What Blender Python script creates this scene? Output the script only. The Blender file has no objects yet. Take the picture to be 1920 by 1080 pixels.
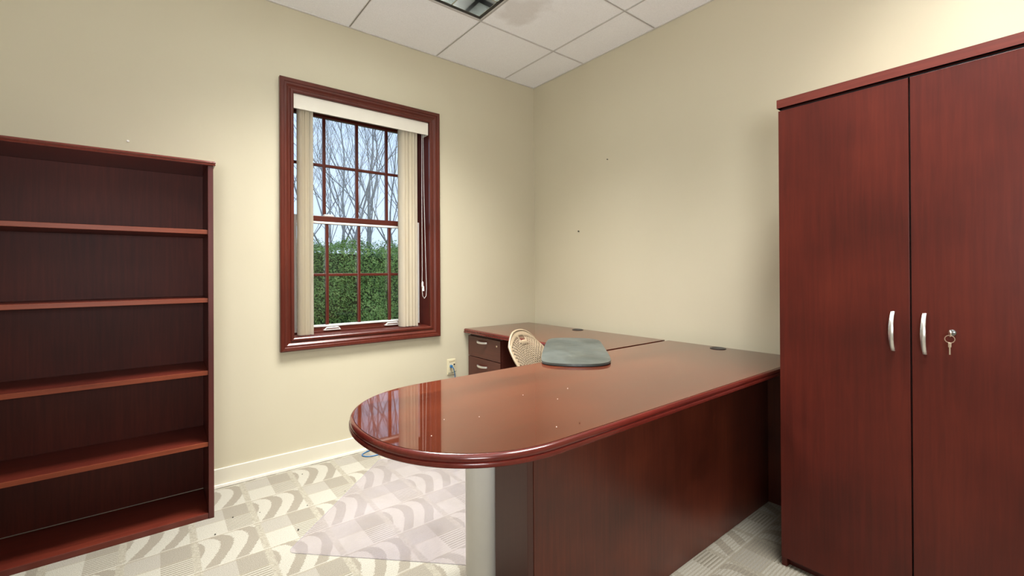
import bpy, bmesh, math, random
from mathutils import Vector, Matrix
PI = math.pi
C = bpy.context.scene.collection
SC = bpy.context.scene
random.seed(7)

# ------------------------------------------------------------------ camera
F_PX, CX, CY = 841.122, 963.04, 507.57
YAW, PITCH, ROLL = 0.67115, 0.00355, -0.00539
CAM = Vector((-2.47097, -2.82876, 1.12639))
fw = Vector((math.sin(YAW) * math.cos(PITCH), math.cos(YAW) * math.cos(PITCH), math.sin(PITCH)))
rt = Vector((math.cos(YAW), -math.sin(YAW), 0))
up = rt.cross(fw)
rt2 = rt * math.cos(ROLL) + up * math.sin(ROLL)
up2 = -rt * math.sin(ROLL) + up * math.cos(ROLL)
cd = bpy.data.cameras.new('camera')
cam = bpy.data.objects.new('camera', cd)
C.objects.link(cam)
mw = Matrix((rt2, up2, -fw)).transposed().to_4x4()
mw.translation = CAM
cam.matrix_world = mw
cd.sensor_width = 36
cd.lens = F_PX / 1920 * 36
cd.shift_x = (960 - CX) / 1920
cd.shift_y = (CY - 540) / 1920
cd.clip_start = 0.02
cd.clip_end = 200
SC.camera = cam

# ------------------------------------------------------------------ world (pale overcast sky) and exposure
w = bpy.data.worlds.new('sky')
SC.world = w
w.use_nodes = True
wn, wl = w.node_tree.nodes, w.node_tree.links
bgn = wn['Background']
wtc = wn.new('ShaderNodeTexCoord')
wsep = wn.new('ShaderNodeSeparateXYZ')
wl.new(wtc.outputs['Generated'], wsep.inputs[0])
wr = wn.new('ShaderNodeValToRGB')
wr.color_ramp.elements[0].position = 0.0
wr.color_ramp.elements[0].color = (0.66, 0.80, 0.98, 1)
wr.color_ramp.elements[1].position = 0.6
wr.color_ramp.elements[1].color = (0.52, 0.72, 1.0, 1)
wl.new(wsep.outputs['Z'], wr.inputs[0])
wl.new(wr.outputs[0], bgn.inputs['Color'])
bgn.inputs['Strength'].default_value = 1.4
SC.view_settings.view_transform = 'Standard'
SC.view_settings.look = 'None'
SC.view_settings.gamma = 1
SC.view_settings.use_curve_mapping = False
SC.view_settings.exposure = 0.0

# ------------------------------------------------------------------ ceiling lamps (recessed troffers; louvers are built below)
TILE, GX, GY, HC = 0.6096, -0.311, -0.5656, 2.665
LAMP_W = 70
TROFFERS = [(GX - TILE, GY), (GX, GY - 3 * TILE)]        # right/far corner of each 4x2 ft fixture
for i, (lx, ly) in enumerate(TROFFERS):
    ld = bpy.data.lights.new('troffer_lamp', 'AREA')
    ld.shape = 'RECTANGLE'
    ld.size = 2 * TILE - 0.12
    ld.size_y = TILE - 0.12
    ld.energy = LAMP_W * (1.15, 0.80)[i]
    ld.color = (1.0, 0.98, 0.95)
    ld.spread = math.radians((106, 120)[i])
    lo = bpy.data.objects.new('troffer_lamp', ld)
    lo.location = (lx - TILE, ly - TILE / 2, HC + 0.105)
    C.objects.link(lo)

# unseen fill light added behind the camera to brighten ceiling and upper walls
fl = bpy.data.lights.new('added_fill', 'AREA')
fl.shape = 'DISK'
fl.size = 0.7
fl.energy = 50
fl.color = (0.97, 0.98, 1.0)
fl.spread = math.radians(150)
fo = bpy.data.objects.new('added_fill', fl)
fo.location = (-2.95, -3.55, 1.25)
fo.rotation_euler = (Vector((-1.2, -1.2, 3.9)) - Vector(fo.location)).to_track_quat('-Z', 'Y').to_euler()
C.objects.link(fo)

# ------------------------------------------------------------------ material helpers
class NT:
    def __init__(s, name):
        s.m = bpy.data.materials.new(name)
        s.m.use_nodes = True
        s.n, s.l = s.m.node_tree.nodes, s.m.node_tree.links
        s.b = s.n['Principled BSDF']

    def new(s, t, **k):
        n = s.n.new(t)
        for a, v in k.items():
            setattr(n, a, v)
        return n

    def put(s, inp, v):
        if hasattr(v, 'links') or isinstance(v, bpy.types.NodeSocket):
            s.l.new(v, inp)
        else:
            inp.default_value = v

    def math(s, op, a, b=0.0, c=None):
        n = s.new('ShaderNodeMath', operation=op)
        s.put(n.inputs[0], a)
        s.put(n.inputs[1], b)
        if c is not None:
            s.put(n.inputs[2], c)
        return n.outputs[0]

    def coord(s, scale=(1, 1, 1), rot=(0, 0, 0)):
        tc = s.new('ShaderNodeTexCoord')
        mp = s.new('ShaderNodeMapping')
        mp.inputs['Scale'].default_value = scale
        mp.inputs['Rotation'].default_value = rot
        s.l.new(tc.outputs['Object'], mp.inputs[0])
        return mp.outputs[0]

    def noise(s, vec, scale, detail=4, rough=0.5, dist=0.0):
        n = s.new('ShaderNodeTexNoise')
        s.l.new(vec, n.inputs['Vector'])
        n.inputs['Scale'].default_value = scale
        n.inputs['Detail'].default_value = detail
        n.inputs['Roughness'].default_value = rough
        n.inputs['Distortion'].default_value = dist
        return n.outputs['Fac']

    def ramp(s, fac, stops):
        r = s.new('ShaderNodeValToRGB')
        e = r.color_ramp.elements
        while len(e) < len(stops):
            e.new(0.5)
        for q, (p, c) in zip(e, stops):
            q.position = p
            q.color = (*c, 1)
        s.put(r.inputs[0], fac)
        return r.outputs[0]

    def mix(s, fac, a, b, mode='MIX'):
        n = s.new('ShaderNodeMix', data_type='RGBA', blend_type=mode)
        s.put(n.inputs[0], fac)
        for sock, v in ((n.inputs[6], a), (n.inputs[7], b)):
            if isinstance(v, tuple):
                sock.default_value = (*v, 1) if len(v) == 3 else v
            else:
                s.l.new(v, sock)
        return n.outputs[2]

    def bump(s, h, strength, dist=0.002):
        n = s.new('ShaderNodeBump')
        n.inputs['Strength'].default_value = strength
        n.inputs['Distance'].default_value = dist
        s.put(n.inputs['Height'], h)
        s.l.new(n.outputs[0], s.b.inputs['Normal'])


def simple(name, col, rough=0.5, metal=0.0, var=0.06, spec=None):
    t = NT(name)
    f = t.noise(t.coord(), 9, 3)
    t.put(t.b.inputs['Base Color'], t.ramp(f, [(0.3, tuple(c * (1 - var) for c in col)), (0.7, tuple(min(1, c * (1 + var)) for c in col))]))
    t.b.inputs['Roughness'].default_value = rough
    t.b.inputs['Metallic'].default_value = metal
    if spec is not None:
        t.b.inputs['Specular IOR Level'].default_value = spec
    return t.m


def wood(name, axis, dark, mid, light, rough, ior=1.5, coat=0.0, blotch=2.0, coat_ior=1.5, strips=0.0):
    """stained cherry veneer; axis = direction of the grain"""
    t = NT(name)
    sc = {'x': (1.2, 26, 26), 'y': (26, 1.2, 26), 'z': (26, 26, 1.2)}[axis]
    g = t.noise(t.coord(sc), 3.0, 8, 0.62, 0.6)
    b = t.noise(t.coord(), blotch, 3, 0.5)
    f = t.math('ADD', t.math('MULTIPLY', g, 0.42), t.math('MULTIPLY', b, 0.58))
    if strips:
        vs = t.new('ShaderNodeSeparateXYZ')
        t.l.new(t.coord(), vs.inputs[0])
        wnz = t.new('ShaderNodeTexWhiteNoise', noise_dimensions='1D')
        t.put(wnz.inputs['W'], t.math('FLOOR', t.math('MULTIPLY', vs.outputs['Y'], 1 / 0.115)))
        f = t.math('ADD', f, t.math('MULTIPLY', t.math('SUBTRACT', wnz.outputs[0], 0.5), strips))
    t.put(t.b.inputs['Base Color'], t.ramp(f, [(0.3, dark), (0.5, mid), (0.72, light)]))
    t.b.inputs['Roughness'].default_value = rough
    t.b.inputs['IOR'].default_value = ior
    t.b.inputs['Coat Weight'].default_value = coat
    t.b.inputs['Coat Roughness'].default_value = 0.03
    t.b.inputs['Coat IOR'].default_value = coat_ior
    if coat >= 1:
        t.b.inputs['Specular IOR Level'].default_value = 0.0
    return t.m


CH_D, CH_M, CH_L = (0.044, 0.0066, 0.0044), (0.078, 0.0108, 0.0066), (0.114, 0.0172, 0.0092)
M = {}
M['cab'] = wood('cherry_veneer_vertical', 'z', CH_D, CH_M, CH_L, 0.36, ior=1.38, blotch=3.0)
M['cabtop'] = wood('cherry_molding', 'y', (0.075, 0.011, 0.007), (0.12, 0.018, 0.011), (0.17, 0.03, 0.018), 0.22, coat=0.4)
M['shelfx'] = wood('cherry_shelf', 'x', (0.055, 0.0085, 0.005), (0.105, 0.016, 0.009), (0.16, 0.030, 0.014), 0.34)
M['shelfedge'] = wood('cherry_shelf_edge', 'x', (0.13, 0.026, 0.011), (0.19, 0.040, 0.016), (0.25, 0.058, 0.024), 0.4, ior=1.35)
M['casez'] = wood('cherry_case', 'z', (0.035, 0.0065, 0.006), (0.07, 0.0105, 0.0085), (0.10, 0.017, 0.012), 0.35)
M['backz'] = wood('cherry_back_panel', 'z', (0.040, 0.0075, 0.0050), (0.075, 0.0125, 0.0075), (0.12, 0.021, 0.011), 0.5, ior=1.3)
M['desk'] = wood('cherry_desktop', 'x', (0.060, 0.0135, 0.0066), (0.092, 0.0205, 0.0092), (0.133, 0.033, 0.0135), 0.30, coat=1.0, coat_ior=1.80, blotch=1.6, strips=0.20)
M['desky'] = wood('cherry_return_top', 'y', (0.060, 0.0135, 0.0066), (0.092, 0.0205, 0.0092), (0.133, 0.033, 0.0135), 0.30, coat=1.0, coat_ior=1.80, blotch=1.6)
M['nose'] = wood('cherry_edge_molding', 'x', (0.06, 0.008, 0.006), (0.10, 0.012, 0.008), (0.15, 0.021, 0.012), 0.22, coat=0.4)
M['panel'] = wood('cherry_panel', 'z', (0.050, 0.012, 0.0075), (0.100, 0.021, 0.0115), (0.165, 0.036, 0.017), 0.32, blotch=4)
M['panelflat'] = wood('cherry_edge_panel', 'z', (0.055, 0.019, 0.015), (0.075, 0.025, 0.019), (0.09, 0.032, 0.024), 0.4)
M['ped'] = wood('cherry_drawer_front', 'y', (0.05, 0.012, 0.008), (0.08, 0.019, 0.012), (0.105, 0.026, 0.016), 0.33)
M['winwood'] = wood('window_casing_stain', 'z', (0.055, 0.010, 0.006), (0.088, 0.0155, 0.0085), (0.125, 0.023, 0.012), 0.3)
M['winwoodx'] = wood('window_sill_stain', 'x', (0.055, 0.010, 0.006), (0.088, 0.0155, 0.0085), (0.125, 0.023, 0.012), 0.3)
M['silver'] = simple('brushed_nickel', (0.78, 0.77, 0.75), 0.28, 0.9, 0.03)
M['brass'] = simple('key_metal', (0.82, 0.70, 0.56), 0.3, 0.9, 0.03)
M['column'] = simple('silver_grey_paint', (0.74, 0.72, 0.66), 0.35, 0.0, 0.03)
M['black'] = simple('black_plastic', (0.012, 0.011, 0.011), 0.4)
M['gap'] = simple('dark_reveal', (0.006, 0.004, 0.004), 0.8)
M['vinyl'] = simple('white_vinyl_frame', (0.72, 0.70, 0.66), 0.4)
M['valance'] = simple('cream_valance', (0.74, 0.70, 0.60), 0.55, var=0.02)
M['plate'] = simple('cream_wall_plate', (0.70, 0.63, 0.42), 0.4)
M['blue'] = simple('blue_cable', (0.012, 0.12, 0.30), 0.4)
M['darkcable'] = simple('grey_green_cable', (0.09, 0.10, 0.06), 0.5)
M['cord'] = simple('white_cord', (0.75, 0.73, 0.68), 0.5)
M['chair'] = simple('tan_plastic', (0.27, 0.205, 0.13), 0.42, var=0.04)
M['chairgrey'] = simple('grey_metal_tube', (0.33, 0.33, 0.31), 0.35, 0.6)
M['rubberedge'] = simple('mat_edge_rubber', (0.02, 0.02, 0.022), 0.6)
M['troffer'] = simple('louver_aluminium', (0.50, 0.53, 0.52), 0.10, 1.0, 0.05)
M['trofwhite'] = simple('troffer_flange', (0.62, 0.60, 0.56), 0.5)
M['crumb'] = simple('white_crumb', (0.85, 0.83, 0.78), 0.8)
M['debris'] = simple('dark_crumb', (0.03, 0.025, 0.02), 0.8)

# blind vanes: slightly translucent cream vinyl
t = NT('cream_vane')
t.put(t.b.inputs['Base Color'], t.ramp(t.noise(t.coord((1, 1, 0.1)), 20, 3), [(0.3, (0.84, 0.78, 0.66)), (0.7, (0.90, 0.86, 0.75))]))
t.b.inputs['Roughness'].default_value = 0.45
tr = t.new('ShaderNodeBsdfTranslucent')
tr.inputs[0].default_value = (0.9, 0.83, 0.68, 1)
mx = t.new('ShaderNodeMixShader')
mx.inputs[0].default_value = 0.35
t.l.new(t.b.outputs[0], mx.inputs[1])
t.l.new(tr.outputs[0], mx.inputs[2])
t.l.new(mx.outputs[0], t.n['Material Output'].inputs[0])
M['vane'] = t.m

# wall paint
t = NT('cream_wall_paint')
v = t.coord()
f = t.noise(v, 1.3, 3)
t.put(t.b.inputs['Base Color'], t.ramp(f, [(0.3, (0.550, 0.500, 0.362)), (0.7, (0.580, 0.530, 0.390))]))
t.b.inputs['Roughness'].default_value = 0.55
t.b.inputs['Specular IOR Level'].default_value = 0.35
t.bump(t.noise(v, 160, 3), 0.12, 0.001)
M['wall'] = t.m
t = NT('cove_base_vinyl')
t.put(t.b.inputs['Base Color'], t.ramp(t.noise(t.coord(), 3, 2), [(0.3, (0.66, 0.62, 0.50)), (0.7, (0.69, 0.65, 0.53))]))
t.b.inputs['Roughness'].default_value = 0.4
M['base'] = t.m
M['basetoe'] = simple('pale_base_toe', (0.85, 0.82, 0.74), 0.35, var=0.02)

# ceiling tile: off-white with fine fissures and one brownish water stain
t = NT('acoustic_tile')
v = t.coord()
f = t.noise(v, 220, 2)
g = t.noise(v, 4, 4)
col = t.ramp(f, [(0.35, (0.86, 0.87, 0.88)), (0.6, (0.94, 0.95, 0.96))])
col = t.mix(t.math('MULTIPLY', g, 0.08), col, (0.62, 0.56, 0.48))
sp = t.new('ShaderNodeSeparateXYZ')
t.l.new(v, sp.inputs[0])
dx = t.math('MULTIPLY', t.math('ADD', sp.outputs['X'], 0.80), 1 / 0.16)
dy = t.math('MULTIPLY', t.math('ADD', sp.outputs['Y'], 0.80), 1 / 0.20)
d = t.math('SQRT', t.math('ADD', t.math('MULTIPLY', dx, dx), t.math('MULTIPLY', dy, dy)))
d = t.math('ADD', d, t.math('MULTIPLY', t.math('SUBTRACT', t.noise(v, 9, 4), 0.5), 1.5))
st = t.ramp(d, [(0.5, (1, 1, 1)), (1.0, (0, 0, 0))])
lim = t.math('LESS_THAN', sp.outputs['Y'], GY)
col = t.mix(t.math('MULTIPLY', t.math('MULTIPLY', st, lim), 0.34), col, (0.47, 0.42, 0.36))
t.put(t.b.inputs['Base Color'], col)
t.b.inputs['Roughness'].default_value = 0.85
t.bump(f, 0.3, 0.001)
M['tile'] = t.m

# carpet tiles
t = NT('patterned_carpet')
v = t.coord()
vj = t.new('ShaderNodeTexNoise')                       # jitter makes the woven edges ragged
t.l.new(v, vj.inputs['Vector'])
vj.inputs['Scale'].default_value = 150
vj.inputs['Detail'].default_value = 1
va = t.new('ShaderNodeVectorMath', operation='MULTIPLY_ADD')
t.l.new(vj.outputs['Color'], va.inputs[0])
va.inputs[1].default_value = (0.018, 0.018, 0)
t.l.new(v, va.inputs[2])
s0 = t.new('ShaderNodeSeparateXYZ')
t.l.new(v, s0.inputs[0])
s1 = t.new('ShaderNodeSeparateXYZ')
t.l.new(va.outputs[0], s1.inputs[0])
PX, PY = 0.2325, 0.2425


def cell(X, Y):
    a = t.math('MULTIPLY', t.math('ADD', X, 2.12 + PX * 20), 1 / PX)
    b = t.math('MULTIPLY', t.math('SUBTRACT', -0.03 + PY * 4, Y), 1 / PY)
    return a, b


a0, b0 = cell(s0.outputs['X'], s0.outputs['Y'])
a1, b1 = cell(t.math('SUBTRACT', s1.outputs['X'], 0.009), t.math('SUBTRACT', s1.outputs['Y'], 0.009))
u, vv = t.math('FRACT', a0), t.math('FRACT', b0)
u1, v1 = t.math('FRACT', a1), t.math('FRACT', b1)
par = t.math('MODULO', t.math('ADD', t.math('FLOOR', a0), t.math('FLOOR', b0)), 2.0)
CREAM, LGREY, TAUPE, DTAUPE = (0.375, 0.357, 0.298), (0.305, 0.286, 0.24), (0.25, 0.228, 0.183), (0.248, 0.224, 0.178)
right = t.math('GREATER_THAN', u, 0.52)
low = t.math('GREATER_THAN', vv, 0.47)
stripe = t.math('GREATER_THAN', t.math('SINE', t.math('MULTIPLY', vv, 2 * PI * 17)), 0.0)
stripecol = t.mix(stripe, (0.375, 0.355, 0.295), (0.215, 0.195, 0.15))
q_left = t.mix(low, LGREY, CREAM)
q_right = t.mix(low, TAUPE, stripecol)
quad = t.mix(right, q_left, q_right)
wv = t.math('ADD', t.math('MULTIPLY', u1, 2.3), t.math('MULTIPLY', t.math('SINE', t.math('MULTIPLY', t.math('POWER', v1, 0.62), PI)), -0.62))
wv = t.math('ADD', wv, t.math('MULTIPLY', v1, 0.12))
wave = t.math('GREATER_THAN', t.math('SINE', t.math('MULTIPLY_ADD', wv, 2 * PI, -1.6)), 0.10)
wavy = t.mix(wave, CREAM, DTAUPE)
wavy_side = t.math('LESS_THAN', t.math('ABSOLUTE', t.math('SUBTRACT', u1, 0.5)), 0.44)
body = t.mix(par, quad, wavy)
band = t.math('GREATER_THAN', t.math('ABSOLUTE', t.math('SUBTRACT', u1, 0.5)), 0.445)
bandcol = t.ramp(t.noise(v, 90, 3), [(0.35, (0.27, 0.250, 0.195)), (0.65, (0.345, 0.322, 0.258))])
body = t.mix(band, body, bandcol)
ln = t.math('LESS_THAN', t.math('ABSOLUTE', t.math('SUBTRACT', vv, 0.018)), 0.012)
body = t.mix(t.math('MULTIPLY', ln, 0.75), body, (0.27, 0.24, 0.18))
ln2 = t.math('LESS_THAN', t.math('ABSOLUTE', t.math('SUBTRACT', vv, 0.98)), 0.015)
body = t.mix(t.math('MULTIPLY', ln2, 0.6), body, (0.40, 0.38, 0.315))
ln3 = t.math('LESS_THAN', t.math('ABSOLUTE', t.math('SUBTRACT', vv, 0.47)), 0.012)
body = t.mix(t.math('MULTIPLY', t.math('MULTIPLY', ln3, 0.6), t.math('SUBTRACT', 1.0, par)), body, (0.30, 0.27, 0.2))
rib = t.math('SINE', t.math('MULTIPLY', s0.outputs['Y'], 2 * PI / 0.0125))
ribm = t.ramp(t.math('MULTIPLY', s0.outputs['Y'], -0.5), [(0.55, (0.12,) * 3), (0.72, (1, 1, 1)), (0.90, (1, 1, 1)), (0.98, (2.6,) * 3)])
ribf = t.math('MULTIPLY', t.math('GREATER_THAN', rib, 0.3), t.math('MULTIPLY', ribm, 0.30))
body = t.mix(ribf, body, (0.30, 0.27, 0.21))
grain = t.noise(v, 380, 2, 0.7)
body = t.mix(0.75, body, t.ramp(grain, [(0.32, (0.55, 0.55, 0.55)), (0.68, (1.35, 1.35, 1.35))]), 'MULTIPLY')
t.put(t.b.inputs['Base Color'], body)
t.b.inputs['Roughness'].default_value = 0.95
t.b.inputs['Specular IOR Level'].default_value = 0.1
t.bump(t.math('ADD', grain, t.math('MULTIPLY', rib, 0.3)), 0.5, 0.003)
M['carpet'] = t.m


def thin_clear(name, tint, ior, rough, diffuse=0.0, dcol=(0.8, 0.8, 0.85)):
    t = NT(name)
    geo = t.new('ShaderNodeNewGeometry')
    i_ = t.math('ADD', t.math('MULTIPLY', geo.outputs['Backfacing'], 1 / ior - ior), ior)
    fr = t.new('ShaderNodeFresnel')
    t.put(fr.inputs['IOR'], i_)
    tb = t.new('ShaderNodeBsdfTransparent')
    tb.inputs[0].default_value = (*tint, 1)
    gl = t.new('ShaderNodeBsdfGlossy')
    gl.inputs['Roughness'].default_value = rough
    mx = t.new('ShaderNodeMixShader')
    t.l.new(fr.outputs[0], mx.inputs[0])
    t.l.new(tb.outputs[0], mx.inputs[1])
    t.l.new(gl.outputs[0], mx.inputs[2])
    last = mx.outputs[0]
    if diffuse:
        df = t.new('ShaderNodeBsdfDiffuse')
        df.inputs[0].default_value = (*dcol, 1)
        m2 = t.new('ShaderNodeMixShader')
        f = t.math('MULTIPLY', t.noise(t.coord(), 6, 4), diffuse * 2)
        t.put(m2.inputs[0], f)
        t.l.new(last, m2.inputs[1])
        t.l.new(df.outputs[0], m2.inputs[2])
        last = m2.outputs[0]
    t.l.new(last, t.n['Material Output'].inputs[0])
    return t.m


M['glass'] = thin_clear('window_glass', (0.985, 0.99, 0.99), 1.5, 0.0)
M['matclear'] = thin_clear('clear_vinyl', (0.955, 0.94, 0.955), 1.6, 0.14, 0.075, (0.76, 0.72, 0.77))

t = NT('worn_grey_rubber')
v = t.coord((1, 1, 1), (0, 0, -PI / 4))
f = t.noise(v, 5, 5, 0.6, 1.0)
t.put(t.b.inputs['Base Color'], t.ramp(f, [(0.35, (0.040, 0.048, 0.043)), (0.7, (0.085, 0.098, 0.090))]))
t.put(t.b.inputs['Roughness'], t.ramp(t.noise(v, 7, 3), [(0.3, (0.30,) * 3), (0.7, (0.5,) * 3)]))
M['rubber'] = t.m

t = NT('leaf')
oi = t.noise(t.coord(), 14, 3)
t.put(t.b.inputs['Base Color'], t.ramp(oi, [(0.3, (0.12, 0.21, 0.05)), (0.5, (0.25, 0.41, 0.09)), (0.72, (0.48, 0.60, 0.18))]))
t.b.inputs['Roughness'].default_value = 0.5
M['leaf'] = t.m
M['hedgeshade'] = simple('hedge_shade_core', (0.075, 0.115, 0.04), 0.9)
M['bark'] = simple('grey_bark', (0.40, 0.38, 0.36), 0.9, var=0.3)
M['barkthin'] = simple('twig_bark', (0.34, 0.31, 0.29), 0.9, var=0.3)
t = NT('ground_outside')
t.put(t.b.inputs['Base Color'], t.ramp(t.noise(t.coord(), 3, 6), [(0.4, (0.16, 0.15, 0.09)), (0.6, (0.28, 0.27, 0.2))]))
t.b.inputs['Roughness'].default_value = 0.95
M['ground'] = t.m


# ------------------------------------------------------------------ mesh helpers (all coordinates are world, moved under the parent)
def link(name, bm, mats, parent=None, origin=None, smooth=False, kind=None):
    me = bpy.data.meshes.new(name)
    off = Vector(parent.location) if parent else Vector(origin or (0, 0, 0))
    if parent and parent.parent:
        off = off + Vector(parent.parent.location)
    bmesh.ops.translate(bm, verts=bm.verts, vec=-off)
    bm.to_mesh(me)
    bm.free()
    if not isinstance(mats, (list, tuple)):
        mats = [mats]
    for q in mats:
        me.materials.append(q)
    if smooth:
        for p in me.polygons:
            p.use_smooth = True
        me.set_sharp_from_angle(angle=math.radians(38))
    o = bpy.data.objects.new(name, me)
    C.objects.link(o)
    if parent:
        o.parent = parent
    else:
        o.location = off
    if kind:
        o['kind'] = kind
    return o


def tag(o, label, cat, group=None):
    o['label'] = label
    o['category'] = cat
    if group:
        o['group'] = group
    return o


def thing(name, loc, label, cat, group=None):
    o = bpy.data.objects.new(name, None)
    o.location = loc
    o.empty_display_size = 0.1
    C.objects.link(o)
    return tag(o, label, cat, group)


def box(bm, x0, x1, y0, y1, z0, z1, bev=0.0, seg=2, mi=0):
    x0, x1, y0, y1, z0, z1 = min(x0, x1), max(x0, x1), min(y0, y1), max(y0, y1), min(z0, z1), max(z0, z1)
    r = bmesh.ops.create_cube(bm, size=1)
    vs = r['verts']
    for q in vs:
        q.co = Vector(((x0 + x1) / 2 + q.co.x * (x1 - x0), (y0 + y1) / 2 + q.co.y * (y1 - y0), (z0 + z1) / 2 + q.co.z * (z1 - z0)))
    fs = {f for q in vs for f in q.link_faces}
    for f in fs:
        f.material_index = mi
    if bev > 0:
        es = list({e for q in vs for e in q.link_edges})
        bmesh.ops.bevel(bm, geom=es, offset=bev, segments=seg, affect='EDGES', profile=0.5)
    return bm


def bx(*a, **k):
    return box(bmesh.new(), *a, **k)


def tube(bm, pts, r, sides=8, closed=False, mi=0, radii=None):
    pts = [Vector(p) for p in pts]
    n = len(pts)
    rings = []
    prev = None
    for i, p in enumerate(pts):
        if closed:
            d = pts[(i + 1) % n] - pts[i - 1]
        else:
            d = pts[min(i + 1, n - 1)] - pts[max(i - 1, 0)]
        d.normalize()
        if prev is None:
            a = Vector((0, 0, 1)) if abs(d.z) < 0.9 else Vector((1, 0, 0))
            e1 = d.cross(a).normalized()
        else:
            e1 = (prev - d * prev.dot(d)).normalized()
        prev = e1
        e2 = d.cross(e1)
        rr = radii[i] if radii else r
        rings.append([bm.verts.new(p + (e1 * math.cos(2 * PI * k / sides) + e2 * math.sin(2 * PI * k / sides)) * rr) for k in range(sides)])
    m = n if closed else n - 1
    for i in range(m):
        A, B = rings[i], rings[(i + 1) % n]
        for k in range(sides):
            f = bm.faces.new((A[k], A[(k + 1) % sides], B[(k + 1) % sides], B[k]))
            f.material_index = mi
    if not closed:
        bm.faces.new(rings[0][::-1]).material_index = mi
        bm.faces.new(rings[-1]).material_index = mi
    return bm


def prism(bm, outline, z0, z1, mi=0):
    a = [bm.verts.new((x, y, z0)) for x, y in outline]
    b = [bm.verts.new((x, y, z1)) for x, y in outline]
    n = len(a)
    bm.faces.new(a[::-1]).material_index = mi
    bm.faces.new(b).material_index = mi
    for i in range(n):
        bm.faces.new((a[i], a[(i + 1) % n], b[(i + 1) % n], b[i])).material_index = mi
    bmesh.ops.recalc_face_normals(bm, faces=bm.faces)
    return bm


def sweep(bm, path, profile, closed=False, mi=0):
    """path: 2-D points (outward side = left-hand normal flipped), profile: (out, z) pairs"""
    n = len(path)
    P = [Vector((*p, 0)) for p in path]
    rows = []
    for i in range(n):
        a = P[i] - P[i - 1] if (i > 0 or closed) else P[1] - P[0]
        b = P[(i + 1) % n] - P[i] if (i < n - 1 or closed) else P[-1] - P[-2]
        a.normalize(); b.normalize()
        na, nb = Vector((a.y, -a.x, 0)), Vector((b.y, -b.x, 0))
        nn = (na + nb)
        nn = nn / max(nn.length_squared, 1e-6) * 2
        rows.append([bm.verts.new(P[i] + nn * o + Vector((0, 0, z))) for o, z in profile])
    for i in range(n if closed else n - 1):
        A, B = rows[i], rows[(i + 1) % n]
        for k in range(len(profile) - 1):
            bm.faces.new((A[k], B[k], B[k + 1], A[k + 1])).material_index = mi
    if not closed:
        for r in (rows[0], rows[-1]):
            bm.faces.new(r)
    bmesh.ops.recalc_face_normals(bm, faces=bm.faces)
    return bm


def lathe(bm, c, prof, seg=24, mi=0):
    rows = []
    for r, z in prof:
        rows.append([bm.verts.new((c[0] + r * math.cos(2 * PI * k / seg), c[1] + r * math.sin(2 * PI * k / seg), c[2] + z)) for k in range(seg)])
    for A, B in zip(rows, rows[1:]):
        for k in range(seg):
            bm.faces.new((A[k], A[(k + 1) % seg], B[(k + 1) % seg], B[k])).material_index = mi
    bm.faces.new(rows[0][::-1]).material_index = mi
    bm.faces.new(rows[-1]).material_index = mi
    bmesh.ops.recalc_face_normals(bm, faces=bm.faces)
    return bm


# ------------------------------------------------------------------ room shell
XL, YB = -3.85, -4.3                       # left wall, wall behind the camera
link('floor', bx(XL - 0.1, 0.1, YB - 0.1, 0.0, -0.1, 0), M['carpet'], kind='structure')
OX0, OX1, OZ0, OZ1 = -1.857, -0.977, 0.750, 2.178       # window opening
bm = bmesh.new()
WT = 0.26
box(bm, XL - 0.1, OX0, 0, WT, -0.15, 2.95)
box(bm, OX1, 0.1, 0, WT, -0.15, 2.95)
box(bm, OX0, OX1, 0, WT, -0.15, OZ0)
box(bm, OX0, OX1, 0, WT, OZ1, 2.95)
link('wall_window', bm, M['wall'], kind='structure')
link('wall_right', bx(0, 0.12, YB - 0.1, 0, -0.1, 2.95), M['wall'], kind='structure')
link('wall_left', bx(XL - 0.12, XL, YB - 0.1, 0, -0.1, 2.95), M['wall'], kind='structure')
link('wall_back', bx(XL, 0, YB - 0.12, YB, -0.1, 2.95), M['wall'], kind='structure')

# ceiling: lay-in tiles around the two fixture openings
bm = bmesh.new()
xs = [0, GX]
while xs[-1] > XL:
    xs.append(max(XL, xs[-1] - TILE))
ys = [0, GY]
while ys[-1] > YB:
    ys.append(max(YB, ys[-1] - TILE))


def in_fixture(xm, ym):
    for lx, ly in TROFFERS:
        if lx - 2 * TILE < xm < lx and ly - TILE < ym < ly:
            return True
    return False


for i in range(len(xs) - 1):
    for j in range(len(ys) - 1):
        if not in_fixture((xs[i] + xs[i + 1]) / 2, (ys[j] + ys[j + 1]) / 2):
            box(bm, xs[i + 1], xs[i], ys[j + 1], ys[j], HC, HC + 0.02)
link('ceiling', bm, M['tile'], kind='structure')
link('ceiling_deck', bx(XL, 0, YB, 0, 2.9, 2.95), M['tile'], kind='structure').name = 'ceiling_slab'
bm = bmesh.new()
G0, G1 = HC - 0.004, HC


def gridbar(x0, x1, y0, y1, along):
    h, s = 0.0055, 0.0022
    if along == 'y':
        box(bm, x0 - h, x0 - s, y0, y1, G0, G1)
        box(bm, x0 + s, x0 + h, y0, y1, G0, G1)
        box(bm, x0 - s, x0 + s, y0, y1, G0 + 0.003, G1, mi=1)
    else:
        box(bm, x0, x1, y0 - h, y0 - s, G0, G1)
        box(bm, x0, x1, y0 + s, y0 + h, G0, G1)
        box(bm, x0, x1, y0 - s, y0 + s, G0 + 0.003, G1, mi=1)


def clear_segments(fixed, lo_, hi_, along):
    """drop the bar pieces that would cross a fixture"""
    out = []
    cuts = sorted(set([lo_, hi_] + ([q for q in ys if lo_ <= q <= hi_] if along == 'y' else [q for q in xs if lo_ <= q <= hi_])))
    for a, b in zip(cuts, cuts[1:]):
        mid = (a + b) / 2
        p = (fixed, mid) if along == 'y' else (mid, fixed)
        if not in_fixture(*p):
            out.append((a, b))
    return out


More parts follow.
